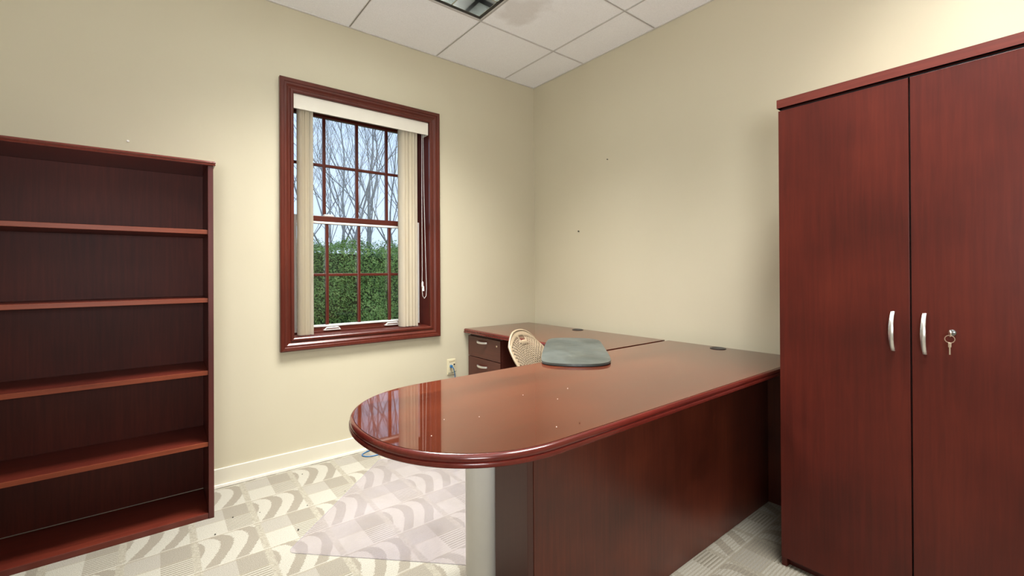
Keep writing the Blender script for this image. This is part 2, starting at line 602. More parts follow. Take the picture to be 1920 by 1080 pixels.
for q in xs[1:-1]:
    for a, b in clear_segments(q, YB, 0, 'y'):
        gridbar(q, q, a, b, 'y')
for q in ys[1:-1]:
    for a, b in clear_segments(q, XL, 0, 'x'):
        gridbar(a, b, q, q, 'x')
box(bm, XL, 0, -0.012, 0, G0 - 0.001, G1)
box(bm, -0.012, 0, YB, -0.012, G0 - 0.001, G1)
link('trim_1', bm, [M['trofwhite'], simple('grid_slot', (0.05, 0.035, 0.03), 0.8)], kind='structure')

# vinyl cove base
for nm, a in (('baseboard_window', (XL, 0, -0.006, 0)), ('baseboard_right', (-0.006, 0, YB, -0.006)),
              ('baseboard_left', (XL, XL + 0.006, YB, -0.006)), ('baseboard_back', (XL + 0.006, -0.006, YB, YB + 0.006))):
    bm = bx(*a, 0.0, 0.094)
    box(bm, a[0], a[1], a[2], a[3], 0.094, 0.098, mi=1)
    if nm == 'baseboard_window':
        box(bm, XL, 0, -0.018, -0.006, 0, 0.017, bev=0.003, mi=1)
    link(nm, bm, [M['base'], M['basetoe']], kind='structure')

# ------------------------------------------------------------------ window
# casing: moulded profile mitred round the opening
W1 = thing('window_1', (-1.417, 0.0, 0.675), 'window', 'window')
for k in ('label', 'category'):
    del W1[k]
W1['kind'] = 'structure'
prof = [(0.0, 0.0), (0.0, -0.016), (0.006, -0.021), (0.016, -0.021), (0.020, -0.015), (0.030, -0.017), (0.040, -0.024),
        (0.050, -0.024), (0.053, -0.029), (0.068, -0.031), (0.0745, -0.027), (0.0745, 0.0)]
bm = bmesh.new()
rows = []
cx_, cz_ = (OX0 + OX1) / 2, (OZ0 + OZ1) / 2
for sx, sz in ((-1, -1), (1, -1), (1, 1), (-1, 1)):
    X = OX0 if sx < 0 else OX1
    Z = OZ0 if sz < 0 else OZ1
    e = 1.0
    rows.append([bm.verts.new((X + sx * (o - 0.004) * e, y, Z + sz * (o - 0.004))) for o, y in prof])
for i in range(4):
    A, B = rows[i], rows[(i + 1) % 4]
    for k in range(len(prof) - 1):
        bm.faces.new((A[k], B[k], B[k + 1], A[k + 1]))
bmesh.ops.recalc_face_normals(bm, faces=bm.faces)
link('window_casing', bm, M['winwood'], W1)
bm = bmesh.new()
JT = 0.012
box(bm, OX0, OX0 + 0.004, 0, 0.24, OZ0, OZ1)
box(bm, OX1 - 0.004, OX1, 0, 0.24, OZ0, OZ1)
box(bm, OX0, OX1, 0, 0.24, OZ1 - 0.004, OZ1)
link('window_jamb', bm, wood('window_jamb_stain', 'z', (0.05, 0.008, 0.005), (0.08, 0.013, 0.008), (0.11, 0.020, 0.011), 0.7, ior=1.2), W1)
bm = bmesh.new()
box(bm, OX0, OX1, 0, 0.24, OZ0, OZ0 + 0.006)
box(bm, OX0 + 0.004, OX1 - 0.004, 0.128, 0.145, OZ0 + 0.006, OZ0 + 0.016, bev=0.003)
link('window_stool', bm, M['winwoodx'], W1)


def sash(nm, y0, y1, z0, z1, gx0, gx1, gz0, gz1, lower):
    """stained inner face, white vinyl glazing frame, divided by three vertical and one horizontal muntin"""
    yc = (y0 + y1) / 2
    bm = bmesh.new()
    vm = 1 if not lower else 0
    # stiles
    box(bm, OX0 + 0.005, gx0, y0, y1, z0, z1, bev=0.003)
    box(bm, gx1, OX1 - 0.005, y0, y1, z0, z1, bev=0.003)
    s = link(nm, bm, M['vinyl'] if lower else M['winwood'], W1)
    bm = bmesh.new()
    if lower:
        box(bm, gx0, gx1, y0, y1, gz1 + 0.016, z1, bev=0.002)
        box(bm, gx0, gx1, y0, y1, z0, gz0 - 0.012, bev=0.002)
    else:
        box(bm, gx0, gx1, y0, y1, gz1, z1, bev=0.003)
        box(bm, gx0, gx1, y0, y1, z0, gz0, bev=0.003)
    link('rail', bm, M['winwoodx'], s)
    if lower:
        bm = bmesh.new()
        box(bm, gx0, gx1, y0 - 0.004, y1, gz1, gz1 + 0.014, bev=0.003)
        box(bm, gx0, gx1, y0 - 0.004, y1, gz0 - 0.012, gz0, bev=0.003)
        link('glazing_frame', bm, M['vinyl'], s)
    bm = bmesh.new()
    for x in (-1.623, -1.419, -1.207) if lower else (-1.629, -1.418, -1.210):
        box(bm, x - 0.010, x + 0.010, yc - 0.012, yc + 0.008, gz0, gz1, bev=0.003)
    zm = 1.117 if lower else 1.820
    box(bm, gx0, gx1, yc - 0.010, yc + 0.006, zm - 0.009, zm + 0.009, bev=0.003)
    link('muntins', bm, M['winwood'], s)
    link('pane', bx(gx0 - 0.004, gx1 + 0.004, yc + 0.010, yc + 0.014, gz0 - 0.004, gz1 + 0.004), M['glass'], s)
    return s


ls = sash('lower_sash', 0.145, 0.175, 0.757, 1.490, -1.803, -1.030, 0.800, 1.440, True)
us = sash('upper_sash', 0.182, 0.212, 1.455, 2.174, -1.826, -1.008, 1.478, 2.125, False)
bm = bmesh.new()
for x0, x1 in ((-1.835, -1.80), (-1.05, -1.0)):
    pass
for xa in (-1.600, -1.200):
    o = bmesh.new()
    box(o, xa - 0.052, xa + 0.052, 0.118, 0.145, OZ0 + 0.0165, OZ0 + 0.021, bev=0.002)
    tube(o, [(xa - 0.045, 0.125, OZ0 + 0.022), (xa - 0.035, 0.118, OZ0 + 0.033), (xa + 0.035, 0.118, OZ0 + 0.033), (xa + 0.045, 0.125, OZ0 + 0.022)], 0.005, 8)
    link('sash_lift', o, M['vinyl'], W1, smooth=True)
bm.free()
bm = bx(-1.64, -1.58, 0.15, 0.18, 1.490, 1.502, bev=0.003)
link('sash_latch', bm, M['vinyl'], W1)
# exterior sill and siding side of the opening
link('trim_2', bx(OX0 - 0.05, OX1 + 0.05, 0.24, 0.31, OZ0 - 0.04, OZ0), M['vinyl'], kind='structure')

# ------------------------------------------------------------------ vertical blind
VB = thing('vertical_blind', (-1.417, 0.03, OZ0), 'cream vertical blind with vanes drawn open to both sides of the window', 'blind')
bm = bx(-1.852, -0.985, -0.004, 0.002, 2.088, 2.173, bev=0.0015)
box(bm, -1.852, -1.848, 0.002, 0.075, 2.088, 2.173)
box(bm, -0.989, -0.985, 0.002, 0.075, 2.088, 2.173)
link('valance', bm, M['valance'], VB)
link('headrail', bx(-1.846, -0.991, 0.025, 0.070, 2.105, 2.150, bev=0.003), simple('brown_headrail', (0.12, 0.07, 0.05), 0.5), VB)


def vane(x, yaw, wd=0.089, z0=0.762, z1=2.105):
    bm = bmesh.new()
    n = 8
    rows = []
    for i in range(n + 1):
        s = (i / n - 0.5)
        lx, ly = s * wd, 0.016 * (1 - 4 * s * s)
        X = x + lx * math.cos(yaw) - ly * math.sin(yaw)
        Y = 0.050 + lx * math.sin(yaw) + ly * math.cos(yaw)
        rows.append((bm.verts.new((X, Y, z0)), bm.verts.new((X, Y, z1))))
    for a, b in zip(rows, rows[1:]):
        bm.faces.new((a[0], b[0], b[1], a[1]))
    bmesh.ops.solidify(bm, geom=list(bm.faces), thickness=0.002)
    return bm


vx = [(-1.806, 92), (-1.792, 89), (-1.777, 91), (-1.763, 88), (-1.746, 95)]
vx += [(-1.163, 97), (-1.136, 91), (-1.110, 92), (-1.087, 90), (-1.066, 91)]
for x, a in vx:
    v_ = link('vane', vane(x, math.radians(a)), M['vane'], VB, smooth=True)
bm = tube(bmesh.new(), [(-1.022, 0.02, 2.10), (-1.024, 0.02, 1.6), (-1.026, 0.015, 1.15), (-1.030, 0.012, 1.02), (-1.025, 0.012, 0.965),
                        (-1.012, 0.012, 0.948), (-0.998, 0.012, 0.965), (-0.995, 0.012, 1.02), (-1.000, 0.015, 1.25), (-1.008, 0.02, 1.7), (-1.012, 0.02, 2.10)], 0.0016, 6)
link('control_cord', bm, M['cord'], VB, smooth=True)
for x, z in ((-1.028, 1.03), (-1.022, 1.00)):
    bm = lathe(bmesh.new(), (x, 0.008, z), [(0.003, 0.036), (0.006, 0.030), (0.007, 0.0)], 10)
    link('cord_tassel', bm, M['cord'], VB, smooth=True)

# ------------------------------------------------------------------ bookcase
BX1, BX0, BYF, BZ = -2.267, -3.180, -0.335, 1.648
BC = thing('bookcase', ((BX0 + BX1) / 2, -0.17, 0), 'tall empty cherry wood bookcase with open shelves against the window wall', 'bookcase')
link('side_panel', bx(BX1 - 0.021, BX1, BYF, -0.018, 0, 1.626, bev=0.001), M['casez'], BC)
link('side_panel', bx(BX0, BX0 + 0.021, BYF, -0.018, 0, 1.626, bev=0.001), M['casez'], BC)
link('back_panel', bx(BX0 + 0.021, BX1 - 0.021, -0.030, -0.018, 0.03, 1.626), M['backz'], BC)
pth = [(BX0 - 0.002, -0.018), (BX0 - 0.002, BYF - 0.001), (BX1 + 0.002, BYF - 0.001), (BX1 + 0.002, -0.018)]
bm = bx(BX0 - 0.001, BX1 + 0.001, BYF, -0.018, 1.6265, 1.6475)
sweep(bm, pth[::1], [(0, 1.648), (0.004, 1.6465), (0.008, 1.640), (0.004, 1.634), (0.007, 1.631), (0.005, 1.6265), (0, 1.6265)])
link('top', bm, M['cabtop'], BC)
for z in (1.329, 1.014, 0.679, 0.350):
    s = link('shelf', bx(BX0 + 0.0215, BX1 - 0.0215, BYF + 0.012, -0.0305, z - 0.019, z + 0.001), M['shelfx'], BC)
    link('edge_band', bx(BX0 + 0.0215, BX1 - 0.0215, BYF + 0.006, BYF + 0.012, z - 0.019, z + 0.001, bev=0.001), M['shelfedge'], s)
link('bottom_shelf', bx(BX0 + 0.0215, BX1 - 0.0215, BYF + 0.003, -0.0305, 0.0, 0.026, bev=0.001), M['shelfx'], BC)

# ------------------------------------------------------------------ wardrobe cabinet
CXF, CY1, CYM, CY0 = -0.60, -2.114, -2.497, -2.880
CB = thing('storage_cabinet', (-0.31, -2.497, 0), 'tall cherry wood storage cabinet with two doors beside the desk', 'cabinet')
bm = bx(CXF + 0.022, -0.012, CY0, CY1, 0.03, 1.748, bev=0.001)
box(bm, CXF + 0.004, -0.012, CY1 - 0.018, CY1, 0.0, 0.032)
box(bm, CXF + 0.004, -0.012, CY0, CY0 + 0.018, 0.0, 0.032)
link('body', bm, M['cab'], CB)
link('plinth', bx(CXF + 0.028, -0.02, CY0 + 0.0185, CY1 - 0.0185, 0.0, 0.0295), M['casez'], CB)
link('reveal', bx(CXF + 0.015, CXF + 0.021, CY0 + 0.002, CY1 - 0.002, 0.034, 1.7475), M['gap'], CB)
bm = bx(CXF - 0.004, -0.012, CY0 - 0.004, CY1 + 0.004, 1.7495, 1.781)
sweep(bm, [(-0.012, CY1 + 0.004), (CXF - 0.004, CY1 + 0.004), (CXF - 0.004, CY0 - 0.004), (-0.012, CY0 - 0.004)][::-1],
      [(0, 1.7815), (0.006, 1.780), (0.013, 1.774), (0.016, 1.767), (0.012, 1.7635), (0.015, 1.762), (0.016, 1.755), (0.012, 1.7495), (0, 1.7495)])
link('top', bm, M['cabtop'], CB)


def arch_handle(c, length, axis, out, wdt=0.012):
    """flat bowed bar; axis = direction of its length, out = away from the door"""
    bm = bmesh.new()
    A, O = Vector(axis), Vector(out)
    S = A.cross(O)
    n = 20
    rows = []
    for i in range(n + 1):
        s = i / n * 2 - 1
        q = Vector(c) + A * (s * length / 2) + O * (0.026 * (1 - s * s) ** 0.8 + 0.002)
        hw, ht = wdt / 2 * (1 - 0.25 * abs(s)), 0.0035
        ring = []
        for k in range(8):
            th = 2 * PI * k / 8 + PI / 8
            ring.append(bm.verts.new(q + S * (hw * math.cos(th) * 1.08) + O * (ht * math.sin(th) * 1.08)))
        rows.append(ring)
    for a, b in zip(rows, rows[1:]):
        for k in range(8):
            bm.faces.new((a[k], a[(k + 1) % 8], b[(k + 1) % 8], b[k]))
    bm.faces.new(rows[0]); bm.faces.new(rows[-1])
    bmesh.ops.recalc_face_normals(bm, faces=bm.faces)
    for s in (-1, 1):
        q = Vector(c) + A * (s * (length / 2 - 0.008))
        tube(bm, [q, q + O * 0.010], 0.004, 8)
    return bm


d1 = link('door', bx(CXF, CXF + 0.0145, CYM + 0.0022, CY1, 0.033, 1.739, bev=0.001), M['cab'], CB)
d2 = link('door', bx(CXF, CXF + 0.0145, CY0, CYM - 0.0022, 0.033, 1.739, bev=0.001), M['cab'], CB)
link('handle', arch_handle((CXF, -2.453, 0.929), 0.128, (0, 0, 1), (-1, 0, 0), 0.013), M['silver'], d1, smooth=True)['label'] = 'brushed metal bow handle'
link('handle', arch_handle((CXF, -2.530, 0.928), 0.128, (0, 0, 1), (-1, 0, 0), 0.013), M['silver'], d2, smooth=True)['label'] = 'brushed metal bow handle'
bm = bmesh.new()
lathe(bm, (0, 0, 0), [(0.009, 0.0), (0.009, 0.004), (0.006, 0.006)], 20)
bmesh.ops.rotate(bm, verts=bm.verts, cent=(0, 0, 0), matrix=Matrix.Rotation(-PI / 2, 3, 'Y'))
bmesh.ops.translate(bm, verts=bm.verts, vec=(CXF, -2.592, 0.938))
link('lock', bm, simple('dark_chrome', (0.22, 0.23, 0.23), 0.25, 0.9), d2, smooth=True)
KR = thing('key_ring', (CXF - 0.012, -2.590, 0.90), 'two small keys on a ring hanging from the lock of the tall cabinet', 'keys')
bm = bmesh.new()
ky, kz = -2.590, 0.937
box(bm, CXF - 0.022, CXF - 0.006, ky - 0.0012, ky + 0.0012, kz - 0.003, kz + 0.003)
prism_pts = [(math.cos(a) * 0.010, math.sin(a) * 0.010) for a in [2 * PI * i / 14 for i in range(14)]]
f0 = [bm.verts.new((CXF - 0.030 + a, ky - 0.001 + 0.35 * a, kz + b)) for a, b in prism_pts]
f1 = [bm.verts.new((CXF - 0.030 + a, ky + 0.001 + 0.35 * a, kz + b)) for a, b in prism_pts]
bm.faces.new(f0); bm.faces.new(f1[::-1])
for i in range(14):
    bm.faces.new((f0[i], f0[(i + 1) % 14], f1[(i + 1) % 14], f1[i]))
bmesh.ops.recalc_face_normals(bm, faces=bm.faces)
link('key', bm, M['brass'], KR)
bm = tube(bmesh.new(), [(CXF - 0.030, ky + 0.011 * math.cos(a), kz - 0.016 + 0.011 * math.sin(a)) for a in [2 * PI * i / 20 for i in range(20)]], 0.0011, 6, closed=True)
link('ring', bm, M['brass'], KR, smooth=True)
bm = bmesh.new()
box(bm, CXF - 0.034, CXF - 0.026, ky - 0.0035, ky + 0.0035, kz - 0.040, kz - 0.026, bev=0.001)
box(bm, CXF - 0.032, CXF - 0.028, ky - 0.0016, ky + 0.0016, kz - 0.062, kz - 0.040)
link('key', bm, M['brass'], KR)

# ------------------------------------------------------------------ peninsula desk with rounded end
DZ = 0.714
XR, YF, YR = -0.075, -2.030, -1.300
XC, YC = -1.695, (YF + YR) / 2
RA, RB = 0.355, (YR - YF) / 2
out = [(XR, YF)]
# clockwise seen from above is YF side first: go left along the front, round the end, back along the rear
arc = []
for i in range(49):
    a = -PI / 2 - PI * i / 48
    ca, sa = math.cos(a), math.sin(a)
    e = 2 / 2.15
    arc.append((XC + RA * math.copysign(abs(ca) ** e, ca), YC + RB * math.copysign(abs(sa) ** e, sa)))
outline = [(XR, YF)] + arc + [(XR, YR)]
NOSE = [(-0.004, 0.0), (-0.0005, -0.0022), (0.002, -0.0005), (0.007, -0.0025), (0.0105, -0.007), (0.0110, -0.012), (0.0100, -0.0165), (0.0090, -0.0180),
        (0.0125, -0.0188), (0.0135, -0.0205), (0.0135, -0.028), (0.0115, -0.030), (-0.004, -0.030)]
PD = thing('peninsula_desk', (-1.0, -1.665, 0), 'large glossy cherry desk with a rounded end reaching into the room', 'desk')
bm = prism(bmesh.new(), outline, DZ - 0.029, DZ)
link('desktop', bm, M['desk'], PD)
bm = bmesh.new()
# outward normal must point away from the top: reverse the path for the sweep convention
sweep(bm, outline[::-1], [(o, DZ + z) for o, z in NOSE])
me_nose = link('edge_molding', bm, M['nose'], PD, smooth=True)
link('modesty_panel', bx(-1.650, -0.135, -1.880, -1.862, 0.0, DZ - 0.031, bev=0.001), M['panel'], PD)
bm = bx(-1.673, -1.6515, -1.880, -1.727, 0.0, DZ - 0.031, bev=0.002)
link('end_leg_panel', bm, M['panelflat'], PD)
link('side_panel', bx(-0.134, -0.112, -2.020, -1.320, 0.0, DZ - 0.031, bev=0.001), M['panel'], PD)
bm = lathe(bmesh.new(), (-1.652, -1.640, 0), [(0.066, 0), (0.066, 0.006), (0.060, 0.008), (0.060, 0.640), (0.075, 0.645), (0.075, 0.6825)], 40)
link('column_leg', bm, M['column'], PD, smooth=True)['label'] = 'round silver grey column leg'


def grommet(x, y, parent):
    bm = lathe(bmesh.new(), (x, y, DZ), [(0.040, -0.01), (0.040, 0.002), (0.037, 0.0035), (0.030, 0.0035), (0.029, 0.0015)], 28)
    link('grommet', bm, M['black'], parent, smooth=True)['label'] = 'round black plastic cable grommet'


grommet(-0.130, -1.630, PD)

# ------------------------------------------------------------------ return desk along the right wall
RD = thing('return_desk', (-0.38, -0.66, 0), 'cherry side desk against the right wall joining the large desk in the corner', 'desk')
RY0, RY1, RX0 = YR + 0.0125, -0.008, -0.690
bm = bx(RX0, XR, RY0 + 0.014, RY1, DZ - 0.029, DZ)
link('desktop', bm, M['desky'], RD)
bm = sweep(bmesh.new(), [(RX0, RY0 + 0.014), (RX0, RY1)][::-1], [(o, DZ + z) for o, z in NOSE])
link('edge_molding', bm, M['nose'], RD, smooth=True)
link('modesty_panel', bx(-0.112, -0.094, RY0 + 0.03, -0.030, 0.08, DZ - 0.031), M['panel'], RD)
link('side_panel', bx(-0.32, -0.114, RY0 + 0.02, RY0 + 0.04, 0.0, DZ - 0.031), M['panel'], RD)
grommet(-0.128, -0.608, RD)

DP = thing('drawer_pedestal', (-0.40, -0.22, 0), 'cherry drawer pedestal with bow handles under the side desk by the window wall', 'pedestal')
bm = bx(-0.655, -0.120, -0.420, -0.025, 0.02, 0.6825, bev=0.001)
box(bm, -0.640, -0.14, -0.41, -0.035, 0.0, 0.02)
link('body', bm, M['ped'], DP)
for z0, z1, hz in ((0.520, 0.664, 0.633), (0.372, 0.515, 0.464), (0.040, 0.367, 0.30)):
    dr = link('drawer', bx(-0.675, -0.6555, -0.418, -0.026, z0, z1, bev=0.001), M['ped'], DP)
    link('handle', arch_handle((-0.675, -0.208, hz), 0.118, (0, 1, 0), (-1, 0, 0), 0.015), M['silver'], dr, smooth=True)['label'] = 'brushed metal bow handle'
    if z0 > 0.5:
        bm = bmesh.new()
        lathe(bm, (0, 0, 0), [(0.006, 0.0), (0.006, 0.003), (0.003, 0.004)], 16)
        bmesh.ops.rotate(bm, verts=bm.verts, cent=(0, 0, 0), matrix=Matrix.Rotation(-PI / 2, 3, 'Y'))
        bmesh.ops.translate(bm, verts=bm.verts, vec=(-0.675, -0.380, 0.625))
        link('lock', bm, M['brass'], dr, smooth=True)

# ------------------------------------------------------------------ grey mat laid across the inner corner of the desk
# frame: u = (1,1)/sqrt2, v = (1,-1)/sqrt2
R2 = math.sqrt(0.5)


def uv(u_, v_):
    return ((u_ + v_) * R2, (u_ - v_) * R2)


def rrect(u0, u1, v0, v1, r, bow=0.0, n=8):
    pts = []
    for cu, cv, a0 in ((u1 - r, v1 - r, 0), (u0 + r, v1 - r, 90), (u0 + r, v0 + r, 180), (u1 - r, v0 + r, 270)):
        for i in range(n + 1):
            a = math.radians(a0 + 90 * i / n)
            pts.append((cu + r * math.cos(a), cv + r * math.sin(a)))
    res = []
    for a, b in pts:
        res.append((a, b))
    return res


mat_uv = [(-1.715, 0.140), (-1.755, 0.165), (-1.778, 0.215), (-1.785, 0.29), (-1.778, 0.37), (-1.750, 0.425), (-1.70, 0.455), (-1.60, 0.462),
          (-1.32, 0.457), (-1.12, 0.452), (-1.065, 0.440), (-1.02, 0.40), (-1.003, 0.33), (-1.000, 0.27), (-1.008, 0.20), (-1.04, 0.165), (-1.10, 0.145), (-1.4, 0.138)]
mo = [uv(a, b) for a, b in mat_uv][::-1]
# smooth the outline (Chaikin)
for _ in range(2):
    q = []
    for i in range(len(mo)):
        a, b = Vector(mo[i]), Vector(mo[(i + 1) % len(mo)])
        q += [tuple(a * 0.75 + b * 0.25), tuple(a * 0.25 + b * 0.75)]
    mo = q
bm = prism(bmesh.new(), mo, DZ + 0.004, DZ + 0.013)
DM = thing('desk_mat', (-0.80, -1.15, DZ + 0.004), 'worn dark grey rubber mat lying diagonally where the two desks meet', 'mat')
link('surface', bm, M['rubber'], DM)
bm = prism(bmesh.new(), [(-0.8 + (a + 0.8) * 0.985, -1.15 + (b + 1.15) * 0.985) for a, b in mo], DZ + 0.0002, DZ + 0.0038)
link('backing', bm, M['rubberedge'], DM)

# ------------------------------------------------------------------ chair tucked behind the desk (local frame: faces +Y)
CHROT = math.radians(-163)
CH = thing('office_chair', (-0.806, -1.255, 0), 'tan perforated plastic chair tucked into the inner corner of the desk', 'chair')
CH.rotation_euler = (0, 0, CHROT)


def clink(name, bm, mat, smooth=True, solid=None, sub=0):
    me = bpy.data.meshes.new(name)
    bm.to_mesh(me)
    bm.free()
    me.materials.append(mat)
    for p in me.polygons:
        p.use_smooth = smooth
    o = bpy.data.objects.new(name, me)
    C.objects.link(o)
    o.parent = CH
    if solid:
        md = o.modifiers.new('solid', 'SOLIDIFY')
        md.thickness = solid
        md.offset = 0
    if sub:
        md = o.modifiers.new('sub', 'SUBSURF')
        md.levels = md.render_levels = sub
    return o


def back_pt(s, t_):
    """s -1..1 across, t 0..1 up"""
    hw = 0.172 * (1 - 0.22 * max(0, (t_ - 0.55) / 0.45) ** 2.2) * (0.74 + 0.26 * math.sin(min(1, t_ / 0.8) * PI / 2))
    x = s * hw
    z = 0.47 + t_ * 0.335 - 0.070 * (abs(s) ** 2.6) * t_
    y = -0.175 - 0.195 * t_ ** 1.2 + 0.060 * s * s * (0.6 + 0.4 * (1 - t_))
    return Vector((x, y, z))


NS, NTT = 38, 34
bm = bmesh.new()
g = [[bm.verts.new(back_pt(-1 + 2 * i / NS, j / NTT)) for i in range(NS + 1)] for j in range(NTT + 1)]
holes = []
for j in range(NTT):
    for i in range(NS):
        s = abs(-1 + 2 * (i + 0.5) / NS)
        tt = (j + 0.5) / NTT
        if s < 0.15 and 0.84 < tt < 0.905:
            continue
        f = bm.faces.new((g[j][i], g[j][i + 1], g[j + 1][i + 1], g[j + 1][i]))
        if s < 0.90 and 0.08 < tt < 0.90 and not (s < 0.22 and tt > 0.78) and (i + j) % 2 == 0:
            holes.append(f)
r = bmesh.ops.inset_individual(bm, faces=holes, thickness=0.0028)
bmesh.ops.delete(bm, geom=holes, context='FACES')
clink('backrest', bm, M['chair'], True, 0.005)
edge = [back_pt(-1, j / 20) for j in range(21)] + [back_pt(-1 + 2 * i / 24, 1) for i in range(1, 25)] + [back_pt(1, 1 - j / 20) for j in range(1, 21)]
clink('back_rim', tube(bmesh.new(), edge, 0.0066, 8), M['chair'])


def seat_pt(s, t_):
    x = s * 0.225 * (1 - 0.12 * t_ * t_)
    y = -0.20 + t_ * 0.43 - 0.03 * abs(s) ** 3 * (1 if t_ > 0.5 else -1)
    z = 0.455 + 0.020 * s * s - 0.012 * math.sin(t_ * PI) - 0.03 * max(0, t_ - 0.8) / 0.2 * (t_ - 0.8) * 5
    return Vector((x, y, z))


bm = bmesh.new()
g = [[bm.verts.new(seat_pt(-1 + 2 * i / 24, j / 22)) for i in range(25)] for j in range(23)]
holes = []
for j in range(22):
    for i in range(24):
        f = bm.faces.new((g[j][i], g[j][i + 1], g[j + 1][i + 1], g[j + 1][i]))
        if 1 < i < 22 and 1 < j < 20:
            holes.append(f)
bmesh.ops.inset_individual(bm, faces=holes, thickness=0.0045)
bmesh.ops.delete(bm, geom=holes, context='FACES')
clink('seat', bm, M['chair'], True, 0.008)
bm = bmesh.new()
for s in (-1, 1):
    tube(bm, [(s * 0.19, -0.33 + 0.02, 0.60), (s * 0.20, -0.245, 0.50), (s * 0.20, -0.20, 0.445), (s * 0.20, -0.10, 0.435), (s * 0.20, 0.20, 0.430)], 0.011, 10)
tube(bm, [(-0.2, -0.15, 0.434), (0.2, -0.15, 0.434)], 0.010, 10)
tube(bm, [(-0.2, 0.17, 0.430), (0.2, 0.17, 0.430)], 0.010, 10)
clink('frame', bm, M['chairgrey'])
for sx in (-1, 1):
    for y0, y1 in ((0.18, 0.23), (-0.15, -0.23)):
        bm = tube(bmesh.new(), [(sx * 0.20, y0, 0.43), (sx * 0.235, y1, 0.012)], 0.010, 10)
        lg = clink('leg', bm, M['chairgrey'])
        lathe_bm = lathe(bmesh.new(), (sx * 0.235, y1, 0.0045), [(0.014, 0), (0.016, 0.004), (0.012, 0.016)], 14)
        gl = clink('glide', lathe_bm, M['black'])
        gl.parent = lg

# ------------------------------------------------------------------ clear chair mat on the carpet
fu, fv = Vector((R2, -R2)), Vector((R2, R2))
K = Vector((-2.064, -0.838))


def rc(pts, r, n=6):
    res = []
    m = len(pts)
    for i in range(m):
        p, a, b = pts[i], pts[i - 1], pts[(i + 1) % m]
        da, db = (a - p).normalized(), (b - p).normalized()
        for k in range(n + 1):
            s = k / n
            res.append(p + da * r * (1 - s) ** 2 + db * r * s ** 2)
    return [(q.x, q.y) for q in res]


cm = rc([K, K + fu * 1.18, K + fu * 1.18 + fv * 0.914, K + fv * 0.914], 0.035)
bm = prism(bmesh.new(), cm, 0.0005, 0.0032)
for f in bm.faces:
    if abs(f.normal.z) < 0.5:
        f.material_index = 1
FM = link('floor_mat', bm, [M['matclear'], simple('cut_vinyl_edge', (0.62, 0.59, 0.66), 0.15)], origin=(-1.3, -1.0, 0.0))
tag(FM, 'clear plastic chair mat on the carpet under and beside the desk', 'mat')

# ------------------------------------------------------------------ wall plate and network cables
WP = thing('wall_plate', (-0.808, -0.003, 0.395), 'cream data wall plate with a blue plug below right of the window', 'outlet')
link('plate', bx(-0.842, -0.774, -0.006, 0.0, 0.392, 0.502, bev=0.002), M['plate'], WP)
bm = bmesh.new()
for x in (-0.818, -0.796):
    for z in (0.452, 0.436):
        box(bm, x - 0.0085, x + 0.0085, -0.0085, -0.006, z - 0.007, z + 0.007, bev=0.001)
link('jack', bm, M['plate'], WP)
bm = bmesh.new()
for x, z, s in ((-0.822, 0.484, 1), (-0.808, 0.484, 1), (-0.795, 0.485, 1), (-0.785, 0.487, 1)):
    for k in range(3):
        box(bm, x - 0.004, x + 0.004, -0.0066, -0.006, z - 0.004 + k * 0.003, z - 0.003 + k * 0.003)
link('port_marks', bm, simple('faded_brown_ink', (0.30, 0.22, 0.12), 0.7), WP)
link('screw', lathe(bmesh.new(), (-0.808, -0.0075, 0.412), [(0.003, -0.003), (0.003, 0.003)], 10), M['plate'], WP)
bm = bx(-0.792, -0.782, -0.014, -0.006, 0.458, 0.466, bev=0.001)
link('port_plug', bm, M['black'], WP)
bm = bmesh.new()
box(bm, -0.825, -0.809, -0.028, -0.0086, 0.443, 0.462, bev=0.002)
pts = [(-0.817, -0.028, 0.452), (-0.812, -0.042, 0.444), (-0.806, -0.040, 0.425), (-0.796, -0.032, 0.40), (-0.790, -0.028, 0.36), (-0.80, -0.03, 0.25),
       (-0.83, -0.035, 0.12), (-0.90, -0.04, 0.03), (-1.02, -0.035, 0.004), (-1.2, -0.030, 0.004), (-1.36, -0.028, 0.004), (-1.43, -0.034, 0.004), (-1.475, -0.055, 0.004),
       (-1.490, -0.085, 0.004), (-1.465, -0.120, 0.004), (-1.42, -0.132, 0.004), (-1.36, -0.125, 0.004), (-1.27, -0.15, 0.004), (-1.10, -0.25, 0.004), (-0.95, -0.33, 0.004)]


def smooth_path(P, it=3):
    P = [Vector(q) for q in P]
    for _ in range(it):
        Q = [P[0]]
        for a, b in zip(P, P[1:]):
            Q += [a * 0.75 + b * 0.25, a * 0.25 + b * 0.75]
        Q.append(P[-1])
        P = Q
    return P


tube(bm, smooth_path(pts), 0.0032, 8)
tag(link('network_cable', bm, M['blue'], origin=(-0.81, -0.03, 0), smooth=True), 'blue network cable from the wall plate to a loop on the carpet', 'cable')
bm = tube(bmesh.new(), smooth_path([(-0.835, -0.008, 0.402), (-0.82, -0.022, 0.406), (-0.795, -0.024, 0.409), (-0.772, -0.010, 0.412)], 2), 0.0022, 6)
tag(link('cable_stub', bm, M['darkcable'], origin=(-0.81, -0.01, 0.40), smooth=True), 'short dark cable end poking out below the wall plate', 'cable')

